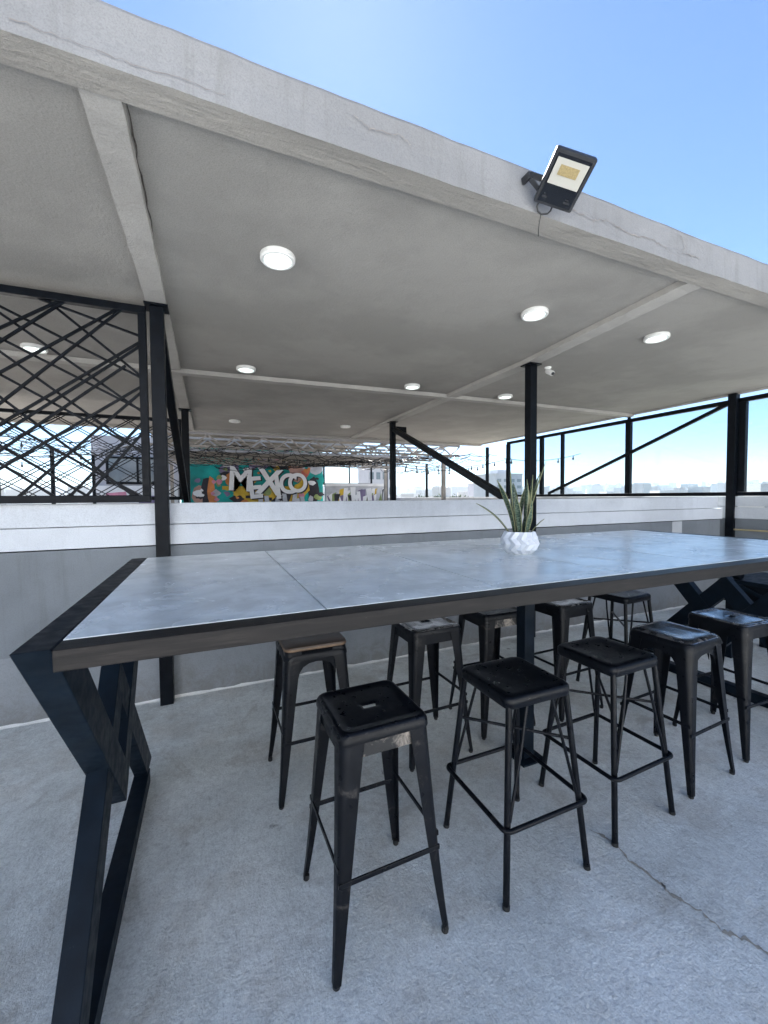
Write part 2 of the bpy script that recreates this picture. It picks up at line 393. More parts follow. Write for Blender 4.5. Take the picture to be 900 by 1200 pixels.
# hairline cracks on the fascia, running along X
def fcrack(pts, w):
    mb = MB(); P = []; rnd = random.Random(int(pts[0][0]*100))
    for (x0,z0), (x1,z1) in zip(pts, pts[1:]):
        for k in range(10): t = k/10; P.append((x0+(x1-x0)*t+rnd.uniform(-.004,.004), z0+(z1-z0)*t+rnd.uniform(-.006,.006)))
    vs = []
    for x, z in P:
        ww = w*rnd.uniform(.3,1.3); vs.append((mb.bm.verts.new((x, RY0-.0035, z-ww/2)), mb.bm.verts.new((x, RY0-.0035, z+ww/2))))
    for a, b in zip(vs, vs[1:]): mb.bm.faces.new((a[0], b[0], b[1], a[1]))
    rp(mb, 'crack', M['fcrack'])
M['fcrack'] = mat('stained_hairline_crack', (.20,.18,.165), .9, var=.3, scale=30, bump=.2)
fcrack([(-.5,2.90),(-.3,2.89),(-.1,2.895),(.1,2.90)], .003)
fcrack([(.55,2.99),(.62,2.965),(.75,2.985),(.8,2.96)], .005)
fcrack([(1.65,2.945),(1.85,2.925),(1.95,2.955),(2.1,2.92),(2.3,2.94),(2.45,2.91)], .005)
fcrack([(2.55,3.02),(2.6,2.97),(2.57,2.92),(2.75,2.93)], .006)

# ceiling lamps
def ceiling_lamp(lit=True):
    r = empty('ceiling_light', (0,0,0))
    MB().lathe([(.098,0),(.101,-.006),(.101,-.026),(.094,-.034),(.084,-.034),(.082,-.028)], 36).build('rim', M['white'], r, smooth=35)
    MB().lathe([(.0815,-.0265),(.07,-.031),(.04,-.035),(.004,-.036)], 36).build('diffuser', M['diffuser'] if lit else M['off'], r, smooth=True)
    return r
spots = [(.40,2.49,1,'lit round ceiling lamp nearest the camera, above the left half of the table'),
         (2.34,2.48,1,'lit round ceiling lamp just left of the right rib, near the floodlight side'),
         (3.70,2.43,1,'lit round ceiling lamp right of the right rib, nearest the right edge'),
         (.40,4.72,1,'lit round ceiling lamp before the cross rib, above the left of the back opening'),
         (2.41,4.68,1,'lit round ceiling lamp before the cross rib, left of where the two ribs cross'),
         (3.87,4.66,1,'lit round ceiling lamp at the cross rib, just left of the pole carrying the camera'),
         (-1.46,4.80,1,'lit round ceiling lamp seen through the lattice screen on the left'),
         (.46,7.98,0,'unlit round ceiling lamp at the far end, above the mural'),
         (2.52,7.80,0,'unlit round ceiling lamp at the far end, left of the thin rear post')]
pl = {1: None, 0: None}
for x, y, lit, lab in spots:
    if pl[lit] is None: o = pl[lit] = ceiling_lamp(lit)
    else: o = copy_tree(pl[lit])
    o.location = (x, y, CZ+.001); tag(o, lab, 'ceiling lamp', 'round lamps on the canopy ceiling')

# ------------------------------------------------------------------ front wall + right wall
YW = 3.43
w = empty('low_wall', (3,YW,0), 'long low wall behind the table, grey below with a grooved white band on top', 'wall')
def wp(mb, name, m, **k):
    o = mb.build(name, m, w, **k); o.matrix_parent_inverse = Matrix.Translation((-3,-YW,0)); return o
WX0, WX1 = -6.5, 6.62
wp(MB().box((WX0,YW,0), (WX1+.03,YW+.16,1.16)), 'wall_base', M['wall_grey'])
wp(MB().box((WX0,YW-.018,1.17), (WX1+.06,YW+.17,1.318)), 'lower_band', M['wall_white'], bevel=.004)
wp(MB().box((WX0,YW-.010,1.322), (WX1-.04,YW+.165,1.478)), 'upper_band', M['wall_white'], bevel=.005)
M['skirt'] = plaster('pale_grey_skirt', (.215,.228,.243), .3, .2, base_dark=True)
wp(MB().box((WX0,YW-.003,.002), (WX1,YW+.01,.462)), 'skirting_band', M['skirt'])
wp(MB().box((5.60,YW-.002,.40), (5.80,YW+.01,1.16)), 'pale_patch', M['wall_patch'])
def fillet():
    mb = MB(); rings = []; rnd = random.Random(9)
    for i in range(220):
        x = WX0+(WX1-WX0)*i/219; a = .012+rnd.random()*.012; h = .010+rnd.random()*.012
        rings.append([(x,YW-.002,0.0005),(x,YW-a,.001),(x,YW-a*.4,h*.6),(x,YW-.002,h)])
    return mb.loft(rings)
wp(fillet(), 'floor_joint', M['joint'])
r = empty('side_wall', (6.8,2,0), 'low white and grey wall at far right carrying the glazed fence', 'wall')
def sp(mb, name, m, **k):
    o = mb.build(name, m, r, **k); o.matrix_parent_inverse = Matrix.Translation((-6.8,-2,0)); return o
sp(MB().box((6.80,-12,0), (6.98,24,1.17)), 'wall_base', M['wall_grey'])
sp(MB().box((6.785,-12,1.175), (6.99,24,1.34)), 'lower_band', M['wall_white'], bevel=.004)
sp(MB().box((6.79,-12,1.344), (6.985,24,1.485)), 'upper_band', M['wall_white'], bevel=.004)
M['pipe_y'] = mat('yellowed_pipe', (.45,.36,.20), .5); 
tag(MB().tube([(6.775,3.36,1.02),(6.775,-6,1.02)], .012).build('pipe', M['pipe_y'], smooth=True), 'thin yellowish pipe along the grey foot of the side wall', 'pipe')
tag(MB().box((6.765,2.98,1.332), (6.784,3.28,1.350)).build('conduit', M['white'], bevel=.003), 'short white conduit strip on the white band of the side wall', 'conduit')

# ------------------------------------------------------------------ posts and braces
def post(x, y, z0, z1, w_, label, cap=True, d=None):
    o = empty('steel_post', (x,y,z0), label, 'post', 'black steel posts under the canopy')
    d = d or w_
    MB().box((-w_/2,-d/2,0), (w_/2,d/2,z1-z0)).build('shaft', M['black'], o, bevel=.004)
    if cap: MB().box((-w_*.85,-d*.85,z1-z0), (w_*.85,d*.85,z1-z0+.012)).build('cap_plate', M['black'], o)
    return o
post(-.315, YW-.065, 0, 2.87, .088, 'black steel post beside the lattice screen, running down to the floor by the table end')
post(3.135, YW-.062, 0, 2.875, .088, 'black steel post behind the potted plant, with the small camera at its top')
post(6.80, YW-.062, 0, 2.92, .10, 'black steel post at the right end of the low wall', False)
post(-.315, 7.05, 0, 2.87, .10, 'far black steel post at the foot of the left diagonal brace')
p4 = post(3.12, 6.85, 0, 2.87, .09, 'far black steel post carrying the upper end of the middle diagonal brace')
MB().box((.055,-.05,2.66), (.26,.05,2.80)).build('bracket_box', M['black'], p4, bevel=.004)
pb = post(3.135, YW-.062, 0, 0, .088, None) if False else None
def brace(a, b, w_, label):
    o = MB().bar((0,0,0), Vector(b)-Vector(a), w_).build('diagonal_brace', M['black'], bevel=.003, loc=a)
    return tag(o, label, 'brace', 'diagonal steel braces between posts')
brace((-.315, YW+.02, 2.80), (-.315, 7.0, 1.42), .075, 'black diagonal brace beside the lattice screen, sloping down to the far left post')
brace((3.13, 6.80, 2.74), (3.13, YW+.10, 1.40), .08, 'black diagonal brace sloping down from the middle far post to behind the plant')
brace((6.795, YW-.01, 2.80), (6.795, 6.75, 1.56), .05, 'thin black diagonal brace crossing the glazed fence on the right')

# CCTV camera by the middle post
cam = empty('security_camera', (3.36,3.36,2.885), 'small white security camera under the ceiling rib beside the middle post', 'security camera')
MB().lathe([(.035,0),(.035,-.012),(.014,-.02),(.014,-.05)], 20).build('mount', M['white'], cam, smooth=True)
bd = MB().lathe([(.030,-.07),(.034,-.06),(.034,.05),(.028,.06)], 20).build('housing', M['white'], cam, smooth=True)
bd.rotation_euler = Vector((-.10,-1,-.62)).to_track_quat('Z','Y').to_euler(); bd.location = (0,-.03,-.062); bd.scale = (.8,.8,.8)
ln = MB().lathe([(.024,.0605),(.022,.068)], 20).build('lens', M['lamp_black'], bd, smooth=True)

# ------------------------------------------------------------------ glazed fence on the side wall
f = empty('glazed_fence', (6.86,3,1.485), 'black framed glass fence on top of the side wall at right', 'fence')
def fp(mb, name, m, **k):
    o = mb.build(name, m, f, **k); o.matrix_parent_inverse = Matrix.Translation((-6.86,-3,-1.485)); return o
FX = 6.84
fp(MB().box((FX-.03,-4,1.49), (FX+.03,8.14,1.545)), 'bottom_rail', M['black'], bevel=.003)
fp(MB().box((FX-.03,-4,2.79), (FX+.03,8.14,2.85)), 'top_rail', M['black'], bevel=.003)
ys = [(8.11,.09),(7.0,.08),(6.42,.05),(4.95,.09),(3.27,.085),(1.2,.09)]
for y, w_ in ys: fp(MB().box((FX-.035,y-w_/2,1.546), (FX+.035,y+w_/2,2.789)), 'fence_post', M['black'], bevel=.003)
for (ya, wa), (yb, wb) in zip(ys, ys[1:]): fp(MB().box((FX-.004,yb+wb/2+.002,1.547), (FX+.004,ya-wa/2-.002,2.788)), 'pane', M['glass'])
for y in (4.95,): fp(MB().box((FX-.02,y-.02,2.851), (FX+.02,y+.02,2.904)), 'stub', M['black'])

# ------------------------------------------------------------------ lattice screens
def lattice(name, x0, x1, z0, z1, y, fw, lines, bw, label, split=None):
    L = empty(name, (x0,y,z0), label, 'screen', 'black steel lattice screens')
    W, H = x1-x0, z1-z0; fb = MB()
    fb.box((0,-fw/2,0), (W,fw/2,fw)).box((0,-fw/2,H-fw), (W,fw/2,H))
    fb.box((0,-fw/2+.001,fw), (fw,fw/2-.001,H-fw)).box((W-fw,-fw/2+.001,fw), (W,fw/2-.001,H-fw))
    fb.build('frame', M['black'], L, bevel=.003)
    mb = MB(); k = 0
    lo, hi = (fw*.6, fw*.6), (W-fw*.6, H-fw*.6)
    for (ax, az), (bx, bz) in lines:
        ax -= x0; bx -= x0; az -= z0; bz -= z0; t0, t1 = 0., 1.; dx, dz = bx-ax, bz-az; ok = True
        for p, d, l, h in ((ax,dx,lo[0],hi[0]), (az,dz,lo[1],hi[1])):   # clip the bar to the frame
            if abs(d) < 1e-9: continue
            u, v_ = sorted(((l-p)/d, (h-p)/d)); t0, t1 = max(t0,u), min(t1,v_)
        if t1 <= t0+.01: continue
        k += 1; yy = (-.010 if dx*dz > 0 else .010)+(k % 5)*.0007
        mb.bar((ax+dx*t0,yy,az+dz*t0), (ax+dx*t1,yy,az+dz*t1), bw, bw*.9, (0,1,0))
    mb.build('lattice_bars', M['black'], L)
    return L
# bars of the near screen, traced in the plane of the screen
Kx0, Kx1, Kz0, Kz1 = -2.6, -.385, 1.487, 2.868
def zz(u, v_):      # position in the screen in a 900-wide tracing: u along, v down
    px, py = u*240/900, 320+v_*240/900
    F_, p_, y_, r_ = 477.64, .036963, .404866, -.0073279
    return PIX(px, py, YW-.06)
def camaxes():
    p, y, r_ = .036963, .404866, -.0073279
    f_ = Vector((math.sin(y)*math.cos(p), math.cos(y)*math.cos(p), -math.sin(p))); rt = Vector((math.cos(y),-math.sin(y),0)); up = rt.cross(f_)
    return rt*math.cos(r_)+up*math.sin(r_), up*math.cos(r_)-rt*math.sin(r_), f_
CR, CU, CF = camaxes(); CAM = Vector((0,0,1.512)); FPX = 477.64
def PIX(px, py, Y):
    d = CR*((px-450)/FPX) - CU*((py-600)/FPX) + CF; q = CAM + d*((Y-CAM.y)/d.y); return (q.x, q.z)
tr = [((0,245),(220,145)),((0,305),(240,155)),((0,440),(480,180)),((0,575),(505,185)),((20,655),(635,295)),((20,700),(635,312)),
      ((20,850),(640,490)),((75,990),(640,510)),((290,1000),(640,645)),((400,960),(640,690)),((20,770),(330,560)),
      ((0,145),(640,470)),((0,175),(640,620)),((245,150),(640,468)),((290,155),(632,282)),((0,285),(640,612)),((0,345),(640,800)),
      ((0,445),(640,790)),((0,545),(560,960)),((20,650),(620,985)),((20,770),(400,990)),((20,850),(250,990))]
lines = []
for a, b in tr:
    (ax, az), (bx, bz) = zz(*a), zz(*b); s = (bz-az)/(bx-ax)
    lines.append(((ax-3, az-3*s), (bx+.3, bz+.3*s)))
lattice('lattice_screen', Kx0, Kx1, Kz0, Kz1, YW-.06, .05, lines, .0165, 'large black lattice screen of crossing thin bars at the left, standing on the low wall')
l2 = []
for k in range(-6, 16):
    x = -4.2+k*.42
    l2 += [((x,1.45),(x+2.0,2.75)), ((x+.09,1.45),(x+2.05,2.75)), ((x+2.1,1.45),(x,2.75)), ((x+2.2,1.45),(x+.05,2.75))]
lattice('lattice_screen', -2.62, -.37, 1.49, 2.73, 7.05, .05, l2, .012, 'farther black lattice screen seen through the near one, between two far posts')
lp = post(-2.72, 7.05, 0, 2.87, .13, 'thick far black post at the left edge behind the lattice screens')
sl = empty('wall_lamp', (-2.68,6.93,2.66), 'small round grey lamp on the far left post behind the lattice', 'lamp')
MB().lathe([(.05,.09),(.085,.05),(.09,0),(.06,-.03),(.02,-.04)], 20).build('lamp_head', M['far_grey'], sl, smooth=True)
MB().box((-.02,.02,.03), (.02,.11,.07)).build('arm', M['black'], sl)

# ------------------------------------------------------------------ the table
TX0, TX1, TY0, TY1, TZ = -.392, 3.655, 1.07, 2.555, 1.188
T = empty('bar_table', (1.63,1.81,0), 'long high table with grey stone tiles, dark edge and crossed black steel end frames', 'table')
def tp(mb, name, m, **k):
    o = mb.build(name, m, T, **k); o.matrix_parent_inverse = Matrix.Translation((-1.63,-1.81,0)); return o
xs = [TX0+.074, .300, .940, 1.56, 2.18, 2.80, 3.40, TX1-.05]
tx = [TX0+.074] + [.305+.6345*k for k in range(5)] + [TX1-.072]
for a, b in zip(tx, tx[1:]):
    tp(MB().box((a+.0026,TY0+.072,TZ-.014), (b-.0026,TY1-.012,TZ+.002)), 'tile', M['tile'], bevel=.0012)
tp(MB().box((TX0+.076,TY0+.060,TZ-.05), (TX1-.074,TY1-.02,TZ-.0145)), 'substrate', M['frame'])
# edge board: front face and top strip, back strip
tp(MB().box((TX0+.076,TY0,TZ-.048), (TX1-.074,TY0+.070,TZ+.0005)), 'edge_board', M['board'], bevel=.002)
tp(MB().box((TX0+.076,TY1-.010,TZ-.046), (TX1-.074,TY1,TZ-.001)), 'edge_board', M['board'], bevel=.002)
def endframe(x0, x1, nm):
    """welded end frame: top and floor tubes with a V and an inverted V interlaced between them"""
    e = .0; y0, y1 = TY0+.006, TY1-.004; ym = (y0+y1)/2
    top = MB().box((x0+.001,y0+.11,TZ-.052), (x1-.001,y1-.11,TZ+.0005)); fr = tp(top, 'end_frame', M['frame'], bevel=.003)
    flr = MB().box((x0+.002,y0+.10,.001), (x1-.002,y1-.10,.075)); fb = flr.build('floor_tube', M['frame'], fr, bevel=.003)
    # V (arms from the top corners to a low middle point), with thickness t in the YZ plane
    t = .115
    def vee(zt, zb, zend, zapex):
        s = 1 if zend > zapex else -1
        inner = [(y0, zend), (ym, zapex), (y1, zend)]
        # outline of a constant width chevron
        dy, dz = ym-y0, zapex-zend; L_ = math.hypot(dy, dz); off = t*L_/abs(dy); wy = t*L_/abs(dz)
        pts = [(y0, zend), (y0+wy, zend), (ym, zapex+s*off*.5 if False else zend+dz/dy*(ym-y0-wy)), (y1-wy, zend), (y1, zend), (ym, zapex)]
        return pts
    V = vee(0, 0, TZ+.0015, .34); A = vee(0, 0, .077, .90)
    up = MB().poly([(x0+.001,y,z) for y, z in V], (x1-x0-.002,0,0)); up.build('v_brace', M['frame'], fr, bevel=.003)
    dn = MB().poly([(x0+.006,y+(.10 if y < ym else -.10 if y > ym else 0)*(1-min(1,(z-.077)/.5)) if False else y,z) for y, z in A], (x1-x0-.012,0,0)); dn.build('v_brace', M['frame'], fr, bevel=.003)
endframe(TX0, TX0+.074, 'a'); endframe(TX1-.072, TX1, 'b')
pcol = tp(MB().box((1.62,1.775,.012), (1.69,1.845,TZ-.052)), 'centre_post', M['frame'], bevel=.003)
MB().box((1.575,1.73,.001), (1.735,1.89,.012)).build('foot_plate', M['frame'], pcol)

# ------------------------------------------------------------------ stools
def leg_mesh(sx, sy, top=.742, w0=.080, w1=.024, r0=.1585, r1=.209):
    mb = MB(); rings = []
    for i in range(13):
        t = i/12; z = top*(1-t)+.014*t; o = r0+(r1-r0)*(.82*t+.18*t**4); ww = w0+(w1-w0)*t**.85; rc = ww*.42; th = .0035
        ou, inn = [], []
        ou.append((o-ww, o)); inn.append((o-ww, o-th))
        for k in range(6):
            a = rad(90-18*k); ou.append((o-rc+rc*math.cos(a), o-rc+rc*math.sin(a))); inn.append((o-rc+(rc-th)*math.cos(a), o-rc+(rc-th)*math.sin(a)))
        ou.append((o, o-ww)); inn.append((o-th, o-ww))
        rings.append([(sx*x, sy*y, z) for x, y in ou+inn[::-1]])
    return mb.loft(rings)
def seat_mesh(hole=True, soft=False, z=.76):
    prof = ([(.1625,.722,.030),(.1630,.728,.031),(.1620,.744,.034),(.1585,.753,.034),(.153,.7585,.034),(.147,.760,.033),(.141,.7583,.031),(.137,.7548,.030)] if not soft else
            [(.1660,.716,.040),(.1655,.724,.042),(.163,.738,.046),(.157,.750,.050),(.147,.758,.052),(.13,.7605,.05),(.11,.7600,.05)])
    rings = [rsq(h, r_, zz_) for h, zz_, r_ in prof]
    mb = MB()
    hx, hy = (.029,.019) if hole else (.02,.02)
    zt = .7545 if not soft else .757
    n = len(rings[0])
    def ell(a, b, zz_): return [(a*math.copysign(abs(math.cos(t))**.9, math.cos(t)), b*math.copysign(abs(math.sin(t))**.9, math.sin(t)), zz_)
                               for t in [math.atan2(p[1], p[0]) for p in rings[-1]]]
    rings.append([(x*.80, y*.80, zt) for x, y, _ in rings[-1]]); rings.append(ell(.050, .040, zt))
    rings.append(ell(hx+.004, hy+.004, zt))
    if hole:
        rings += [ell(hx, hy, zt-.003), ell(hx, hy, zt-.006), ell(hx+.004, hy+.004, zt-.008)]
        rings += [[(x*.9, y*.9, .742) for x, y, _ in rsq(.13,.03,0)], rsq(.158,.03,.738), rsq(.1605,.028,.7225)]
        mb.loft(rings + [rings[0]], cap=False)
        bmesh.ops.remove_doubles(mb.bm, verts=mb.bm.verts, dist=1e-6)
    else:
        mb.loft(rings, cap=False); mb.bm.faces.new([v for v in mb.bm.verts][-n:])
    return mb
def apron_mesh(sx, sy, arch):
    """pressed panel between two legs, under the seat"""
    o = .1535; pts = [(-.10,.705),(.10,.705),(.092,.655),(.08,.662),(.06,.672 if not arch else .685),(0,.676 if not arch else .692),(-.06,.672 if not arch else .685),(-.08,.662),(-.092,.655)]
    if not arch: pts = [(-.105,.735),(.105,.735),(.104,.672),(-.104,.672)]
    else: pts = [(-.098,.735),(.098,.735),(.098,.60),(.088,.635),(.07,.66),(.04,.675),(0,.68),(-.04,.675),(-.07,.66),(-.088,.635),(-.098,.60)]
    if sx: return MB().poly([(sx*o, a, z) for a, z in pts], (-sx*.004, 0, 0))
    return MB().poly([(a, sy*o, z) for a, z in pts], (0, -sy*.004, 0))
def strip(a, b): return MB().bar(a, b, .007, .017)
def stool_pressed(hole=True, soft=False, wood=False, m='stool', seat='seat'):
    r_ = empty('bar_stool')
    for sx in (-1,1):
        for sy in (-1,1):
            lg = leg_mesh(sx, sy).build('leg', M[m], r_, smooth=50)
            MB().lathe([(.0105,.001),(.0125,.004),(.0125,.018),(.009,.021)], 14, (sx*.1965,sy*.1965,0)).build('foot_cap', M['cable'], lg, smooth=True)
    for s in (-1,1):
        apron_mesh(s,0,soft).build('apron', M[m], r_); apron_mesh(0,s,soft).build('apron', M['bare' if m == 'stool_worn' and s < 0 else m], r_)
        q = .183; MB().bar((-q,s*q,.302), (q,s*q,.302), .007, .017).build('stretcher', M[m], r_, bevel=.002)
        MB().bar((s*q*.98,-q*.98,.345), (s*q*.98,q*.98,.345), .007, .017).build('stretcher', M[m], r_, bevel=.002)
    if wood:
        seat_mesh(False, True).build('seat', M[m], r_, smooth=45).location = (0,0,-.018)
        ws = MB().loft([rsq(.155,.035,.7435), rsq(.163,.04,.746), rsq(.164,.04,.752), rsq(.162,.04,.757)]).build('wood_edge', M['wood_edge'], r_, smooth=40)
        MB().loft([rsq(.1625,.04,.7572), rsq(.160,.04,.764), rsq(.150,.038,.7675), rsq(.08,.03,.7665)]).build('wooden_top', M['wood'], r_, smooth=40)
    else:
        so = seat_mesh(hole, soft).build('seat', M[m], r_, smooth=45)
        so.data.materials.append(M[seat])
        for p in so.data.polygons:
            if abs(p.normal.z) > .6 and p.center.z > .745 and max(abs(p.center.x), abs(p.center.y)) < .156: p.material_index = 1
    return r_
def stool_tube(m='stool', seat='seat'):
    r_ = empty('bar_stool')
    # dished seat with a deep rolled edge
    rings = [rsq(.158,.03,.706), rsq(.163,.034,.712), rsq(.165,.036,.730), rsq(.164,.036,.744), rsq(.158,.036,.752), rsq(.148,.035,.7545), rsq(.12,.03,.750), rsq(.06,.02,.747), rsq(.01,.004,.746)]
    mb = MB().loft(rings, cap=False); n = len(rings[0]); mb.bm.verts.ensure_lookup_table()
    mb.bm.faces.new([v_ for v_ in mb.bm.verts][-n:])
    mb.loft([rsq(.158,.03,.7062), rsq(.148,.03,.7065), rsq(.145,.03,.735)], cap=False)
    so = mb.build('seat', M[m], r_, smooth=45); so.data.materials.append(M[seat])
    for p in so.data.polygons:
        if abs(p.normal.z) > .7 and p.center.z > .74: p.material_index = 1
    at = lambda sx, sy, z: (sx*(.143+.062*(1-z/.735)), sy*(.143+.062*(1-z/.735)), z)
    for sx in (-1,1):
        for sy in (-1,1):
            lg = MB().tube([at(sx,sy,.735), at(sx,sy,.012)], .0125, 14).build('leg', M[m], r_, smooth=50)
            MB().tube([at(sx,sy,.016), at(sx,sy,.001)], .0138, 14).build('foot_cap', M['cable'], lg, smooth=50)
            # slim V struts from the seat edge down to the leg at the footrest
            x, y, z = at(sx,sy,.30); MB().tube([(sx*.062, sy*.150, .715), (sx*.10, sy*(.165), .56), (x-sx*.010, y+sy*.002, z)], .0065, 8).build('strut', M[m], r_, smooth=50)
    h = .205
    ring = [(x, y, .285) for x, y, _ in rsq(h,.026,0,5)]
    MB().tube(ring, .0095, 10, closed=True).build('footrest', M[m], r_, smooth=True)
    for s in (-1,1): MB().tube([at(-1,-s,.53+.004*s), at(1,s,.53+.004*s)], .0065, 8).build('cross_rod', M[m], r_, smooth=True)
    return r_
G = 'bar stools around the long table'
protoA = stool_pressed(True, False, False, 'stool_worn', 'seat')
protoB = stool_tube('stool', 'seat')
protoC = stool_pressed(False, True, False, 'stool', 'seat_rub')
protoD = stool_pressed(False, True, True, 'stool', 'seat')
protoE = stool_pressed(True, False, False, 'stool', 'seat_rub')
used = set()
plan = [(protoA, .522, 1.366, 1, 'black stool with chipped paint and a hole in its seat, largest and nearest the camera'),
        (protoB, 1.172, 1.354, 0, 'black tube-legged stool with solid seat and ring footrest, beside the nearest stool'),
        (protoB, 1.775, 1.390, 2, 'black tube-legged stool with solid seat, in front row before the floor crack\'s start'),
        (protoC, 2.362, 1.425, 3, 'black broad-legged stool with smooth holeless seat reflecting pale sky, front row'),
        (protoE, 2.960, 1.455, -2, 'black stool with slotted seat reflecting pale sky, at the right edge of the photo'),
        (protoD, .488, 2.170, 0, 'dark stool with brown wooden seat, at the left of the back row by the wall'),
        (protoE, 1.190, 2.160, 1, 'black stool with grey sheen and slot in its seat, right of the wooden-seated stool'),
        (protoA, 1.740, 2.235, -1, 'black worn stool half hidden behind the table edge, left of the centre post'),
        (protoE, 2.330, 2.200, 2, 'black stool in the back row just right of the centre post'),
        (protoB, 2.950, 2.200, 4, 'black tube-legged stool in the back row nearest the crossed end frame at right')]
for pr_, x, y, a, lab in plan:
    o = pr_ if pr_.name not in used else copy_tree(pr_)
    used.add(pr_.name); o.location = (x, y, 0); o.rotation_euler = (0,0,rad(a)); tag(o, lab, 'bar stool', G)

# ------------------------------------------------------------------ low black table beyond the right end
D = empty('side_table', (4.72,1.55,0), 'low black table with dark side panel beyond the right end of the long table', 'table')
MB().box((-.33,-1.0,.70), (.33,.68,.735)).build('tabletop', M['frame'], D, bevel=.003)
MB().box((-.315,-.98,.33), (-.285,.66,.699)).build('side_panel', M['black'], D)
for s in (-1,1):
    for y in (-.95,.63): MB().box((s*.30-.03,y-.03,.001), (s*.30+.03,y+.03,.699 if s > 0 else .329)).build('leg', M['frame'], D)
MB().bar((-.335,.55,.69),(-.335,-.25,.36), .03).build('panel_brace', M['frame'], D)
MB().lathe([(.03,0),(.045,.02),(.046,.06),(.03,.085),(.008,.09)], 16, (-.25,.60,.7355)).build('knob', M['black'], D, smooth=True)

# ------------------------------------------------------------------ potted plant
P = empty('potted_plant', (1.60,1.80,TZ+.0022), 'snake plant in a white faceted pot on the table', 'potted plant')
prof = [(.060,0.,0),(.088,.026,.5),(.099,.058,0),(.094,.088,.5),(.078,.124,0)]
N = 22; mb = MB(); R_ = []
for r_, z, s in prof: R_.append([mb.bm.verts.new((r_*(1+(.075 if (k+int(s*2)) % 2 else -.055))*math.cos(2*math.pi*(k+.3*math.sin(z*25))/N), r_*(1+(.075 if (k+int(s*2)) % 2 else -.055))*math.sin(2*math.pi*(k+.3*math.sin(z*25))/N), z)) for k in range(N)])
for i in range(len(R_)-1):
    a, b_ = R_[i], R_[i+1]; odd = prof[i][2] > 0
    for k in range(N):
        j = (k+1) % N
        if not odd: mb.bm.faces.new((a[k],a[j],b_[k])); mb.bm.faces.new((a[j],b_[j],b_[k]))
        else: mb.bm.faces.new((a[k],a[j],b_[j])); mb.bm.faces.new((a[k],b_[j],b_[k]))
mb.bm.faces.new(R_[0][::-1])
inner = [mb.bm.verts.new((v_.co.x*.92, v_.co.y*.92, v_.co.z-.001)) for v_ in R_[-1]]; low = [mb.bm.verts.new((v_.co.x*.9, v_.co.y*.9, .10)) for v_ in R_[-1]]
for a, b_ in ((R_[-1], inner), (inner, low)):
    for k in range(N): j = (k+1) % N; mb.bm.faces.new((a[k],a[j],b_[j],b_[k]))
mb.build('pot', M['pot'], P)
MB().lathe([(.069,.098),(.068,.108),(.03,.112),(.004,.113)], 20).build('soil', M['soil'], P, smooth=True)
m, nt, b, v = base('snake_plant_leaf')
uv = nn(nt, 'ShaderNodeUVMap'); sep = nn(nt, 'ShaderNodeSeparateXYZ'); nt.links.new(uv.outputs[0], sep.inputs[0])
mp = nn(nt, 'ShaderNodeMapping'); mp.inputs['Scale'].default_value = (1.2, 22, 1); nt.links.new(uv.outputs[0], mp.inputs[0])
bands = noise(nt, mp.outputs[0], 1.6, 5, .6, 1.)
c = ramp(nt, bands, [(.38, (.012,.030,.016)), (.5, (.03,.06,.034)), (.62, (.19,.23,.16))])
edge_ = ramp(nt, math_(nt, 'ABSOLUTE', math_(nt, 'SUBTRACT', sep.outputs[0], .5)), [(.39, 0.), (.45, 1.)])
nt.links.new(mixc(nt, edge_, c, (.22,.22,.10)), b.inputs['Base Color']); b.inputs['Roughness'].default_value = .4; M['leaf'] = m
def leaf(pos, az, lean, curl, L_, w_, twist=0.):
    mb = MB(); uvl = mb.bm.loops.layers.uv.new('UVMap'); rows = []
    p = Vector((pos[0], pos[1], .105)); ang = lean; n = 12
    d2 = Vector((math.cos(az), math.sin(az), 0))
    for i in range(n+1):
        t = i/n; ww = 1.03*w_*(.62+.38*math.sin(min(1,t*1.5)*math.pi/2))*(1-max(0,(t-.55)/.45)**2.0)+.0012
        dirv = d2*math.sin(ang)+Vector((0,0,1))*math.cos(ang); sd = Vector((-d2.y,d2.x,0)); nrm = sd.cross(dirv)
        tw = twist*t; s2 = sd*math.cos(tw)+nrm*math.sin(tw); n2 = nrm*math.cos(tw)-sd*math.sin(tw)
        row = []
        for k in range(5):
            u = k/4-.5; row.append((p + s2*u*ww*1. + n2*(abs(u)**1.5)*ww*.55, u+.5, t))
        rows.append(row); p = p + dirv*L_/n; ang += curl/n
    V = [[(mb.bm.verts.new(q), u, t) for q, u, t in row] for row in rows]
    for a, b_ in zip(V, V[1:]):
        for k in range(4):
            f_ = mb.bm.faces.new((a[k][0],a[k+1][0],b_[k+1][0],b_[k][0]))
            for lp_, src in zip(f_.loops, (a[k],a[k+1],b_[k+1],b_[k])): lp_[uvl].uv = (src[1], src[2])
    o = mb.build('leaf', M['leaf'], P, smooth=70)
    s = o.modifiers.new('thickness', 'SOLIDIFY'); s.thickness = .003; return o
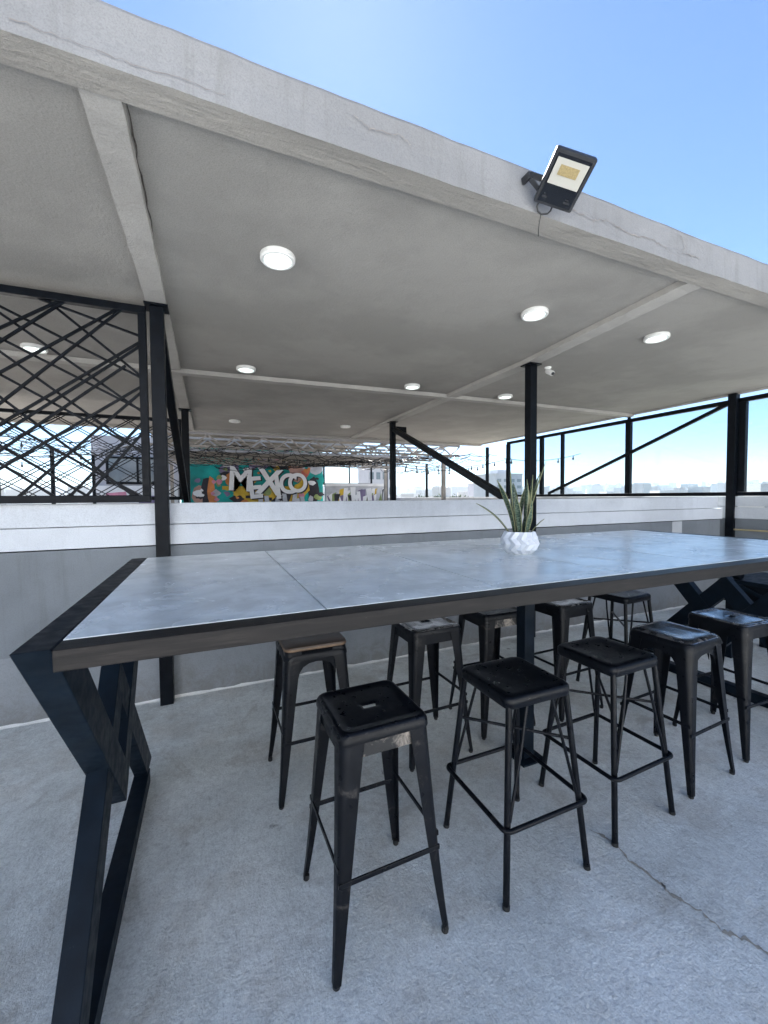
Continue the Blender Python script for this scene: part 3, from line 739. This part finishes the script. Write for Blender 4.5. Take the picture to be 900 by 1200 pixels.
# image-right is (.919,-.394); image-left the opposite
AR = math.atan2(-.394,.919); AL = AR+math.pi
for a in [((-.045,.02),AL,.50,.72,.27,.034,.2),((-.03,.0),AL+.2,.10,.55,.33,.040,-.3),((-.012,.02),AL,.06,.04,.36,.044,.3),((.008,-.02),AR,.02,.08,.31,.046,-.2),
          ((.0,.03),AR+1.6,.12,.1,.30,.044,.4),((.028,.01),AR,.14,.06,.34,.046,.1),((.045,.0),AR,.06,.02,.25,.050,.0),((.04,.035),AR+.3,.20,.32,.38,.040,.5),
          ((.015,-.035),AR-.7,.10,.1,.20,.04,.2),((-.02,-.03),AL+.7,.12,.2,.22,.038,-.2),((.05,-.02),AR-.2,.5,.5,.12,.014,.2),((.0,-.045),AR-1.2,.25,.1,.16,.034,.0)]:
    leaf(*a)
for a in [((.02,.045),AL+2.2,.08,.25,.27,.03,.5),((.03,-.03),AR-.4,.03,-.12,.29,.036,-.5),((.045,.02),AR+.05,.20,.22,.43,.026,.3)]: leaf(*a)

# ------------------------------------------------------------------ floodlight on the fascia
FLc = Vector((1.489,1.402,2.917)); Fm = Euler((1.037,.282,-.358)).to_matrix()
F = empty('floodlight', FLc, 'square black floodlight with yellow chip on the roof edge', 'floodlight', rot=(1.037,.282,-.358))
W, Hh = .185, .208
MB().loft([[(x, y, z) for x, z, y in rsq(W/2*k,.008,yy,3,Hh/2*k)] for k, yy in ((.975,.026),(.995,.016),(1.,-.004),(.985,-.008))]).build('housing', M['alu'], F, smooth=40)
fin = MB()
for k in range(9): fin.box((-W*.36+k*W*.09-.0015,.026,-Hh*.36), (-W*.36+k*W*.09+.0015,.038,Hh*.36))
fin.build('cooling_fins', M['alu'], F)
MB().box((-W*.42,-.0105,-Hh*.44), (W*.42,-.0085,Hh*.43)).build('front_glass', M['lamp_black'], F)
MB().box((-W*.385,-.0130,-Hh*.09), (W*.385,-.0108,Hh*.37)).build('reflector', M['reflector'], F)
MB().box((-W*.25,-.0150,Hh*.09), (W*.22,-.0132,Hh*.27)).build('chip', M['led'], F)
lab_ = MB()
for x0, x1 in ((-.36,-.24),(.20,.36)):
    lab_.box((W*x0,-.0122,-Hh*.36), (W*x1,-.0108,-Hh*.32)); lab_.box((W*(x0+.02),-.0122,-Hh*.30), (W*(x1-.05),-.0108,-Hh*.275))
lab_.build('small_marks', M['alu'], F)
# bracket: a U arm from the left of the housing back to the fascia
inv = Matrix.Translation(FLc) @ Fm.to_4x4(); iv = inv.inverted()
wpt = lambda p: iv @ Vector(p)
bk = MB().bar((-W/2-.004,.012,-.02), wpt((1.385,1.50,2.985)), .012, .024); bk.bar(wpt((1.385,1.50,2.985)), wpt((1.385,1.549,2.985)), .014, .03); bk.bar(wpt((1.385,1.50,2.965)), (-W/2+.02,.02,-.07), .010, .02)
bk.build('bracket', M['alu'], F, bevel=.002)
a_ = inv @ Vector((-.02,.02,-Hh/2)); b0 = inv @ Vector((-.055,.02,-Hh/2))
cb = [b0+Vector((-.01,0,0)), b0+Vector((-.013,.01,-.02)), b0+Vector((-.004,.015,-.036)), (a_+b0)/2+Vector((0,.02,-.042)), a_+Vector((.012,.015,-.034)), a_+Vector((.028,.01,-.02)), a_+Vector((.03,0,.0))]
MB().tube([wpt(p) for p in cb], .004, 8).build('cable_loop', M['cable'], F, smooth=True)
d0 = (a_+b0)/2+Vector((0,.02,-.04))
MB().tube([wpt(p) for p in (d0, d0+Vector((.002,.012,-.03)), d0+Vector((.004,.02,-.06)), d0+Vector((.012,.03,-.085)))], .0022, 6).build('cable', M['cable'], F, smooth=True)

# ------------------------------------------------------------------ back terrace: mural wall, pergola, string lights
MY = 16.
mw = empty('mural_wall', (1.6,MY,0), 'teal mural wall with big white MEXICO lettering at the back', 'wall')
def mp_(mb, name, m, parent=None, **k):
    o = mb.build(name, m, parent or mw, **k)
    if parent is None: o.matrix_parent_inverse = Matrix.Translation((-1.6,-MY,0))
    return o
def flat(c, n, var=.25, sc=3.): return mat(n, c, .7, var=var, scale=sc, bump=.2, bscale=30)
M['teal'] = flat((.0,.27,.24), 'teal_paint', .5, 1.2); M['yellow'] = flat((.55,.36,.03), 'yellow_paint'); M['orange'] = flat((.55,.20,.06), 'orange_paint')
M['mblack'] = flat((.02,.018,.025), 'black_paint'); M['purple'] = flat((.16,.13,.22), 'purple_paint'); M['skin'] = flat((.38,.22,.17), 'pinkish_paint')
M['mwhite'] = flat((.72,.72,.72), 'white_mural_paint', .1); M['mgrey'] = flat((.42,.43,.46), 'grey_mural_paint'); M['red'] = flat((.50,.12,.09), 'red_paint'); M['green'] = flat((.22,.28,.10), 'green_paint')
M['pink'] = flat((.55,.22,.30), 'pink_paint')
mp_(MB().box((-.9,MY,0), (4.2,MY+.2,3.35)), 'wall', M['teal'])
rnd = random.Random(21); lay = [0]
def blob(cx, cz, rx, rz, m, n=16, j=.18, rot=0):
    lay[0] += 1; d = .003+.0016*lay[0]
    pts = []
    for k in range(n):
        a = 2*math.pi*k/n; q = 1+rnd.uniform(-j,j); x, z = rx*q*math.cos(a), rz*q*math.sin(a)
        pts.append((cx+x*math.cos(rot)-z*math.sin(rot), MY-d, cz+x*math.sin(rot)+z*math.cos(rot)))
    return mp_(MB().poly(pts, (0,d-.0005,0)), 'painted_shape', m)
def rect(x0, x1, z0, z1, m, sk=0.):
    lay[0] += 1; d = .003+.0016*lay[0]
    return mp_(MB().poly([(x0,MY-d,z0),(x1,MY-d,z0),(x1+sk,MY-d,z1),(x0+sk,MY-d,z1)], (0,d-.0005,0)), 'painted_shape', m)
blob(-.15,1.55,.42,.42,M['skin']); blob(-.05,1.62,.22,.55,M['mblack'],12,.3); blob(-.28,1.62,.20,.14,M['mblack']); blob(-.28,1.62,.12,.06,M['mwhite']); blob(.10,1.75,.16,.42,M['orange'],10,.4); blob(.14,1.45,.13,.3,M['orange'],9,.4)
blob(.75,2.5,.35,.30,M['purple']); blob(.62,2.35,.26,.12,M['mblack']); blob(.72,2.2,.16,.22,M['orange'])
rect(.45,3.4,1.3,1.95,M['yellow']); blob(.62,1.55,.3,.28,M['teal']); blob(.95,1.5,.3,.2,M['mblack'],8,.4)
blob(2.0,2.85,.5,.22,M['purple'],12,.4); blob(2.7,2.8,.4,.25,M['mblack'],12,.4); blob(3.2,2.5,.35,.35,M['skin']); blob(3.55,2.35,.25,.25,M['red']); blob(3.85,2.2,.4,.45,M['teal'],12,.3); blob(3.9,2.75,.32,.28,M['mgrey'],12,.3)
blob(3.8,1.75,.22,.5,M['mblack'],9,.3); rect(.85,1.2,1.38,1.5,M['mblack']); rect(1.25,1.6,1.5,1.6,M['mblack']); rect(1.9,2.2,1.4,1.52,M['mblack'])
blob(3.3,1.8,.3,.4,M['yellow'],10,.3); blob(2.6,1.5,.35,.3,M['mblack'],9,.4)
det = MB()
for k in range(70):
    cx, cz = rnd.choice([(rnd.uniform(.5,4.1), rnd.uniform(2.35,3.2)), (rnd.uniform(-.8,4.1), rnd.uniform(1.3,2.3))]); q = rnd.uniform(.05,.17); d = .20+.0012*k
    d = .003+.0016*(lay[0]+2)+.0005*k
    det.poly([(cx+q*rnd.uniform(.5,1.3)*math.cos(a), MY-d, cz+q*rnd.uniform(.4,1.2)*math.sin(a)) for a in (0,.9,1.8,2.7,3.6,4.5,5.4)], (0,.0004,0))
mdet = mp_(det, 'painted_details', [M[k] for k in ('mwhite','yellow','mblack','purple','orange','green','mgrey','pink')])
for i, p in enumerate(mdet.data.polygons): p.material_index = (i//9*5) % 8
lay[0] += 24
def letter(ch, x, z, size, m, rot=0., sx=1., name='letter', depth=.012):
    cu = bpy.data.curves.new('letter', 'FONT'); cu.body = ch; cu.size = size; cu.extrude = depth; cu.offset = .022*size; cu.align_x = 'CENTER'
    t = bpy.data.objects.new('letter', cu); col.objects.link(t); bpy.context.view_layer.update()
    me = bpy.data.meshes.new_from_object(t.evaluated_get(bpy.context.evaluated_depsgraph_get()))
    bpy.data.objects.remove(t); bpy.data.curves.remove(cu)
    me.materials.clear(); me.materials.append(m)
    o = bpy.data.objects.new(name, me); col.objects.link(o); lay[0] += 1
    o.rotation_euler = (rad(90), rot, 0); o.scale = (sx,1,1); o.location = (x, MY-.016-.0012*lay[0]-.02, z); o.parent = mw; o.matrix_parent_inverse = Matrix.Translation((-1.6,-MY,0))
for i, (x, ch, z, s, r_) in enumerate(((1.05,'M',1.80,1.22,.07),(1.62,'E',1.52,1.12,-.10),(2.06,'X',1.66,1.36,.10),(2.46,'I',1.50,1.20,-.12),(2.76,'C',1.70,1.06,.09),(3.20,'O',1.74,1.02,-.08))):
    letter(ch, x+.05, z-.04, s, M['mblack'], r_, .92, 'letter_shadow', .006)
    letter(ch, x, z, s, M['mwhite'], r_, .92)
# grey letter-like strokes under the word
for x in (1.7,1.95,2.3,2.62,2.95,3.3): rect(x,x+.16,1.3,1.62+.1*math.sin(x*5),M['mgrey'],.05*math.sin(x*9))
# low painted wall at right of the mural
lw = empty('painted_wall', (5.5,MY-.4,0), 'low painted wall with white coping, right of the mural', 'wall')
def lp_(mb, name, m):
    o = mb.build(name, m, lw); o.matrix_parent_inverse = Matrix.Translation((-5.5,-MY+.4,0)); return o
lp_(MB().box((4.21,MY-.4,0), (6.75,MY-.25,1.95)), 'wall', M['mgrey'])
lp_(MB().box((4.2,MY-.45,1.953), (6.78,MY-.2,2.06)), 'coping', M['mwhite'])
rp_ = random.Random(8)
pc = ['mblack','purple','mwhite','green','purple','mwhite','yellow','green','mwhite','purple']
for i in range(40):
    x = 4.25+i*.061+rp_.uniform(-.05,.05); w0, w1 = rp_.uniform(.04,.18), rp_.uniform(.08,.24); sk = rp_.uniform(-.12,.12); zt_ = rp_.uniform(1.6,1.93)
    lp_(MB().poly([(x,MY-.403,1.3),(x+w0,MY-.403,1.3),(min(x+w1+sk,6.74),MY-.403,zt_),(x+sk-.03,MY-.403,zt_-rp_.uniform(0,.12))], (0,-.004-.0005*((i*7) % 40),0)), 'painted_panel', M[['mwhite','mgrey','purple','mwhite','green','mblack','mwhite','mgrey','yellow','mwhite','purple'][i % 11]])
bf = empty('dark_frame', (5.3,MY+.3,1.9), 'black rectangular steel frame above the low painted wall', 'frame')
for a, b_ in (((-1.0,0,.12),(1.15,.05,.2)),((-1.0,0,.95),(1.15,.05,1.02)),((-1.0,.001,.2),(-.93,.049,.95)),((1.08,.001,.2),(1.15,.049,.95)),((.1,.001,.2),(.15,.049,.95))): MB().box(a,b_).build('frame_bar', M['black'], bf)
gb = empty('back_building', (-2.2,MY,0), 'grey building wall with a dark framed window behind the lattice', 'building')
MB().box((-1.3,0,0), (1.25,2.5,3.6)).build('wall', M['far_grey'], gb)
MB().box((-1.28,-.06,1.2), (1.2,-.002,1.95)).build('painted_base', M['mwhite'], gb)
MB().poly([(-1.0,-.064,1.4),(-.3,-.064,1.4),(-.35,-.064,1.75),(-.9,-.064,1.7)], (0,-.004,0)).build('painted_patch', M['pink'], gb)
MB().poly([(.0,-.064,1.35),(.7,-.064,1.35),(.6,-.064,1.62),(.1,-.064,1.6)], (0,-.004,0)).build('painted_patch', M['purple'], gb)
wf = MB(); 
for a, b_ in (((-.9,-.05,2.0),(.9,-.003,2.08)),((-.9,-.05,2.85),(.9,-.003,2.92)),((-.9,-.049,2.08),(-.83,-.003,2.85)),((.83,-.049,2.08),(.9,-.003,2.85)),((-.03,-.049,2.08),(.03,-.003,2.85))): wf.box(a,b_)
wf = wf.build('window', M['black'], gb); M['dglass'] = mat('grey_window_glass', (.16,.19,.21), .12, bump=0); MB().box((-.83,-.02,2.08),(.83,-.004,2.85)).build('pane', M['dglass'], wf)

# pergola of beige lattice trusses
pg = empty('pergola', (3,13,0), 'beige steel pergola of zigzag trusses over the back terrace', 'pergola')
def pp(mb, name, m):
    o = mb.build(name, m, pg); o.matrix_parent_inverse = Matrix.Translation((-3,-13,0)); return o
for i, y in enumerate((9.9,10.7,11.5,12.3,13.1,13.9,14.7)):
    mb = MB(); z = 2.66; x0, x1 = -1.2, 6.6
    mb.bar((x0,y,z),(x1,y,z),.05); mb.bar((x0,y,z+.28),(x1,y,z+.28),.05)
    n = 26
    for k in range(n):
        xa = x0+(x1-x0)*k/n; xb = x0+(x1-x0)*(k+1)/n
        mb.bar((xa,y,z+.02 if k % 2 else z+.26), (xb,y,z+.26 if k % 2 else z+.02), .03)
    pp(mb, 'truss', M['beige_steel'] if i != 1 else M['mgrey'])
for x in (-1.1,.8,2.7,4.6,6.5): pp(MB().box((x-.03,10.4,2.97),(x+.03,15.2,3.03)), 'purlin', M['beige_steel'])
pp(MB().box((-1.4,9.7,3.24),(4.6,15.4,3.27)), 'roof_sheet', M['beige_steel'])
for x, y in ((-1.1,15.0),(6.5,15.0),(6.5,10.6)): pp(MB().box((x-.05,y-.05,0),(x+.05,y+.05,2.63)), 'pergola_post', M['beige_steel'])
for px, Y, lab in ((500,13.5,'thin dark pole of the back terrace, right of the middle far post'),(453,15,'thin dark pole of the back terrace, left of the middle far post'),(571,9.9,'thin dark pole left of the glazed fence corner'),(62,12.,'thin dark pole seen through the lattice against the sky'),(110,14.,'thin dark pole at the left edge of the grey back building')):
    x, _ = PIX(px, 560, Y); tag(MB().box((-.035,-.035,0),(.035,.035,2.95 if px > 560 else 2.75)).build('pole', M['black'], loc=(x,Y,0)), lab, 'pole', 'thin poles of the back terrace')

# hanging net of wire
def net(x0, x1, y0, y1, s, z):
    mb = MB(); rn = random.Random(4); pt = {}
    def P_(i, j):
        if (i,j) not in pt:
            x = x0+s*(i+.5*(j % 2))+rn.uniform(-.3,.3)*s; y = y0+j*s*1.1+rn.uniform(-.35,.35)*s
            pt[(i,j)] = Vector((x, y, z+.10*math.sin(x*1.1+y*.7)+rn.uniform(-.07,.07)))
        return pt[(i,j)]
    nx, ny = int((x1-x0)/s), int((y1-y0)/s/1.1)
    for j in range(ny):
        for i in range(nx):
            for di, dj in ((1,0),(0,1),(-1 if j % 2 == 0 else 1,1)):
                if rn.random() < .25 or i+di < 0: continue
                mb.tube([P_(i,j), (P_(i,j)+P_(i+di,j+dj))/2+Vector((0,0,-.02)), P_(i+di,j+dj)], .0062, 5)
    return mb
tag(net(-.8,7.6,9.5,14.4,.27,2.55).build('wire_net', M['black']), 'dark wire net hanging under the back pergola', 'net')
tag(net(-5.2,-1.1,9.9,14.2,.30,2.75).build('wire_net', M['black']), 'dark wire net seen through the lattice screens at the left', 'net')
def strand(a, b, sag, n, label, lamp=True):
    a, b = Vector(a), Vector(b); S = empty('string_lights', a, label, 'string lights', 'strings of lamps over the back terrace')
    P_ = [(b-a)*t/24+Vector((0,0,-sag*4*(t/24)*(1-t/24))) for t in range(25)]
    MB().tube(P_, .008, 6).build('wire', M['cable'], S)
    for k in range(n):
        t = (k+.5)/n; p = (b-a)*t+Vector((0,0,-sag*4*t*(1-t)))
        MB().lathe([(.009,0),(.013,-.02),(.014,-.05),(.024,-.07),(.026,-.095),(.016,-.115),(.003,-.12)], 8, p).build('lamp', M['bulb'], S, smooth=True)
def xz(px, Y): return PIX(px, 560, Y)[0]
strand((xz(468,9.5),9.5,2.30),(xz(575,10.3),10.3,2.52),.16,9,'string of dark lamps hanging lowest across the sky gap right of the middle far post')
strand((xz(470,11.5),11.5,2.55),(xz(600,9.5),9.5,2.62),.20,10,'string of dark lamps just above the lowest string, right of the middle far post')
strand((xz(232,11),11,2.72),(xz(460,11),11,2.55),.12,14,'string of dark lamps drooping in front of the mural top')
strand((xz(232,13),13,2.92),(xz(470,12.4),12.4,2.72),.15,14,'string of dark lamps under the trusses, behind the mural\'s front string')
strand((xz(8,11),11,2.85),(xz(170,11.6),11.6,2.70),.25,5,'string of dark lamps seen through the lattice on the left')
strand((xz(8,13),13,2.55),(xz(112,13),13,2.62),.22,3,'lower string of dark lamps seen through the lattice on the left')
strand((xz(590,8.6),8.6,2.5),(xz(680,8.2),8.2,2.66),.12,5,'short string of dark lamps behind the glazed fence corner')

# ------------------------------------------------------------------ nearer buildings and trees beyond the terrace
M['apt'] = mat('pale_lilac_wall', (.52,.50,.53), .8, var=.08, scale=.3, bump=0)
M['apt2'] = mat('grey_blue_wall', (.40,.42,.45), .8, var=.08, scale=.3, bump=0)
def tower(px0, px1, ytop, d, m, label, nx=4, roof='flat'):
    q0 = PIX(px0, 580, d); q1 = PIX(px1, 580, d); zt = PIX((px0+px1)/2, ytop, d)[1]; wd = q1[0]-q0[0]
    o = empty('apartment_building', ((q0[0]+q1[0])/2, d, GZ), label, 'building', 'apartment blocks beyond the terrace')
    hgt = zt-GZ; MB().box((-wd/2,0,0),(wd/2,wd*1.1,hgt)).build('wall', m, o)
    MB().box((-wd*.52,-.15,hgt),(wd*.52,wd*1.12,hgt+.5)).build('roof', m, o)
    MB().box((-wd*.2,wd*.3,hgt+.5),(wd*.15,wd*.7,hgt+2.5)).build('roof_tank', m, o)
    for j in range(int(hgt/3)):
        for i in range(nx):
            x = -wd/2+wd*(i+.5)/nx; z = j*3+1.
            if z > hgt-11: MB().box((x-wd/nx*.3,-.05,z),(x+wd/nx*.3,-.002,z+1.4)).build('window', M['dglass'], o)
tower(581,612,556,150.,M['apt2'],'grey-blue apartment block seen through the glazed fence corner',4)
tower(561,577,567,190.,M['apt'],'pale lilac block just left of the glazed fence corner',3)
tower(432,462,548,75.,M['apt'],'pale block standing left of the middle far post, behind the low painted wall',4)
m, nt, b, v = base('far_foliage')
geo = nn(nt, 'ShaderNodeNewGeometry')
nt.links.new(ramp(nt, geo.outputs['Random Per Island'], [(0., (.025,.05,.022)), (.6, (.05,.085,.035)), (1., (.09,.12,.05))]), b.inputs['Base Color']); b.inputs['Roughness'].default_value = .7; M['foliage'] = m
M['bark'] = mat('bark', (.10,.075,.055), .9, bump=.3)
def tree(px, ytop, d, label, n=700):
    x = PIX(px, 580, d)[0]; zt = PIX(px, ytop, d)[1]; h = zt-GZ; rn = random.Random(px)
    o = empty('tree', (x,d,GZ), label, 'tree', 'trees beyond the back terrace')
    mb = MB().tube([(0,0,0),(.1,0,h*.3),(.0,.1,h*.62)], [.35,.26,.12], 8)
    lobes = []
    for k in range(9):
        a = rn.uniform(0,6.28); rr = rn.uniform(.5,3.2); c_ = Vector((rr*math.cos(a), rr*math.sin(a), h*rn.uniform(.55,.86))); lobes.append((c_, rn.uniform(1.3,2.2)))
        mb.tube([(0,.05,h*.45), c_*.6+Vector((0,0,h*.25)), c_], [.12,.07,.03], 5)
    mb.build('trunk', M['bark'], o)
    cr = MB()
    for k in range(n):
        c_, r_ = rn.choice(lobes); q = Vector((rn.gauss(0,1), rn.gauss(0,1), rn.gauss(0,1))).normalized()*r_*rn.uniform(.55,1.08)
        p = c_+Vector((q.x,q.y,q.z*.8)); p.z = min(p.z, h)
        u = Vector((rn.gauss(0,1), rn.gauss(0,1), rn.gauss(0,1))).normalized(); w_ = u.cross(Vector((.3,.5,.8))).normalized(); s = rn.uniform(.16,.38)
        cr.bm.faces.new([cr.bm.verts.new(p+u*s*a+w_*s*.7*b_) for a, b_ in ((-1,0),(0,-1),(1,0),(0,1))])
    cr.build('crown', M['foliage'], o)
for px, yt, d, lab in ((476,577,95,'green tree farthest left in the row, just right of the middle far post'),(489,574,100,'broad green tree left of the thin pole, second in the row'),
                   (505,575,92,'green tree right of the thin pole, third in the row'),(519,573,104,'taller green tree in the middle of the row'),(533,572,96,'tallest green tree, right of the row\'s middle'),
                   (545,575,100,'green tree near the right end of the row'),(556,578,110,'lowest green tree at the right end of the row')):
    tree(px, yt, d, lab)
for px, yt, d, lab in ((755,545,520.,'thin far mast on the horizon, left of the right-hand steel post'),(779,541,640.,'taller thin far mast on the horizon, nearer the right-hand steel post')):
    x = PIX(px,580,d)[0]; zt = PIX(px,yt,d)[1]
    tag(MB().tube([(0,0,0),(0,0,zt-GZ)], [.5,.15], 5).build('radio_mast', M['far_grey'], loc=(x,d,GZ)), lab, 'mast', 'far masts')

# haze
m = bpy.data.materials.new('haze'); m.use_nodes = True; nt = m.node_tree; nt.nodes.remove(nt.nodes['Principled BSDF'])
pv = nn(nt, 'ShaderNodeVolumePrincipled'); pv.inputs['Color'].default_value = (.70,.86,1,1); pv.inputs['Density'].default_value = .00022; pv.inputs['Anisotropy'].default_value = .2
nt.links.new(pv.outputs[0], nt.nodes['Material Output'].inputs['Volume'])
HAZE = True
if HAZE: tag(MB().box((-6100,-3100,GZ-3),(7100,7100,70)).build('haze', m), 'pale haze over the far city', 'haze', kind='stuff')

# unseen building added behind the viewer; its sunlit wall fills the shaded terrace
sb = empty('fill_building', (0,-7.5,0), 'plain white fill building added unseen behind the viewer to bounce sunlight', 'building')
MB().box((-6.5,-1.3,0),(6.4,1.3,4.7)).build('wall', M['wall_white'], sb)
MB().box((-6.7,-1.5,4.702),(6.6,1.5,4.85)).build('roof', M['wall_white'], sb)
MB().box((1.0,1.302,.02),(1.95,1.34,2.1)).build('door', M['black'], sb)
# ------------------------------------------------------------------ light
SAZ, SEL = rad(17), rad(51)
wd = bpy.data.worlds.new('World'); scene.world = wd; wd.use_nodes = True; nt = wd.node_tree
sky = nn(nt, 'ShaderNodeTexSky', sky_type='NISHITA'); sky.sun_disc = False; sky.sun_elevation = SEL; sky.sun_rotation = SAZ
sky.altitude = 0; sky.air_density = .88; sky.dust_density = .08; sky.ozone_density = 6
bg = nt.nodes['Background']; bg.inputs['Strength'].default_value = .039; nt.links.new(sky.outputs[0], bg.inputs['Color'])
sl_ = bpy.data.lights.new('sun', 'SUN'); sl_.energy = 5.0; sl_.angle = rad(.53); sl_.color = (1.,.97,.925)
so = bpy.data.objects.new('sun', sl_); col.objects.link(so)
so.rotation_euler = Vector((math.sin(SAZ)*math.cos(SEL), math.cos(SAZ)*math.cos(SEL), math.sin(SEL))).to_track_quat('Z','Y').to_euler()

# ------------------------------------------------------------------ camera
cd = bpy.data.cameras.new('camera'); co = bpy.data.objects.new('camera', cd); col.objects.link(co); scene.camera = co
cd.sensor_fit = 'HORIZONTAL'; cd.sensor_width = 36; cd.lens = 36*FPX/900; cd.clip_start = .02; cd.clip_end = 20000
mm = Matrix((CR, CU, -CF)).transposed().to_4x4(); mm.translation = CAM; co.matrix_world = mm
vs_ = scene.view_settings; vs_.view_transform = 'Standard'; vs_.look = 'None'; vs_.exposure = 2.65; vs_.gamma = 1; vs_.use_curve_mapping = False
scene.render.engine = 'CYCLES'
scene.cycles.max_bounces = 8; scene.cycles.diffuse_bounces = 5; scene.cycles.transparent_max_bounces = 12; scene.cycles.volume_bounces = 0
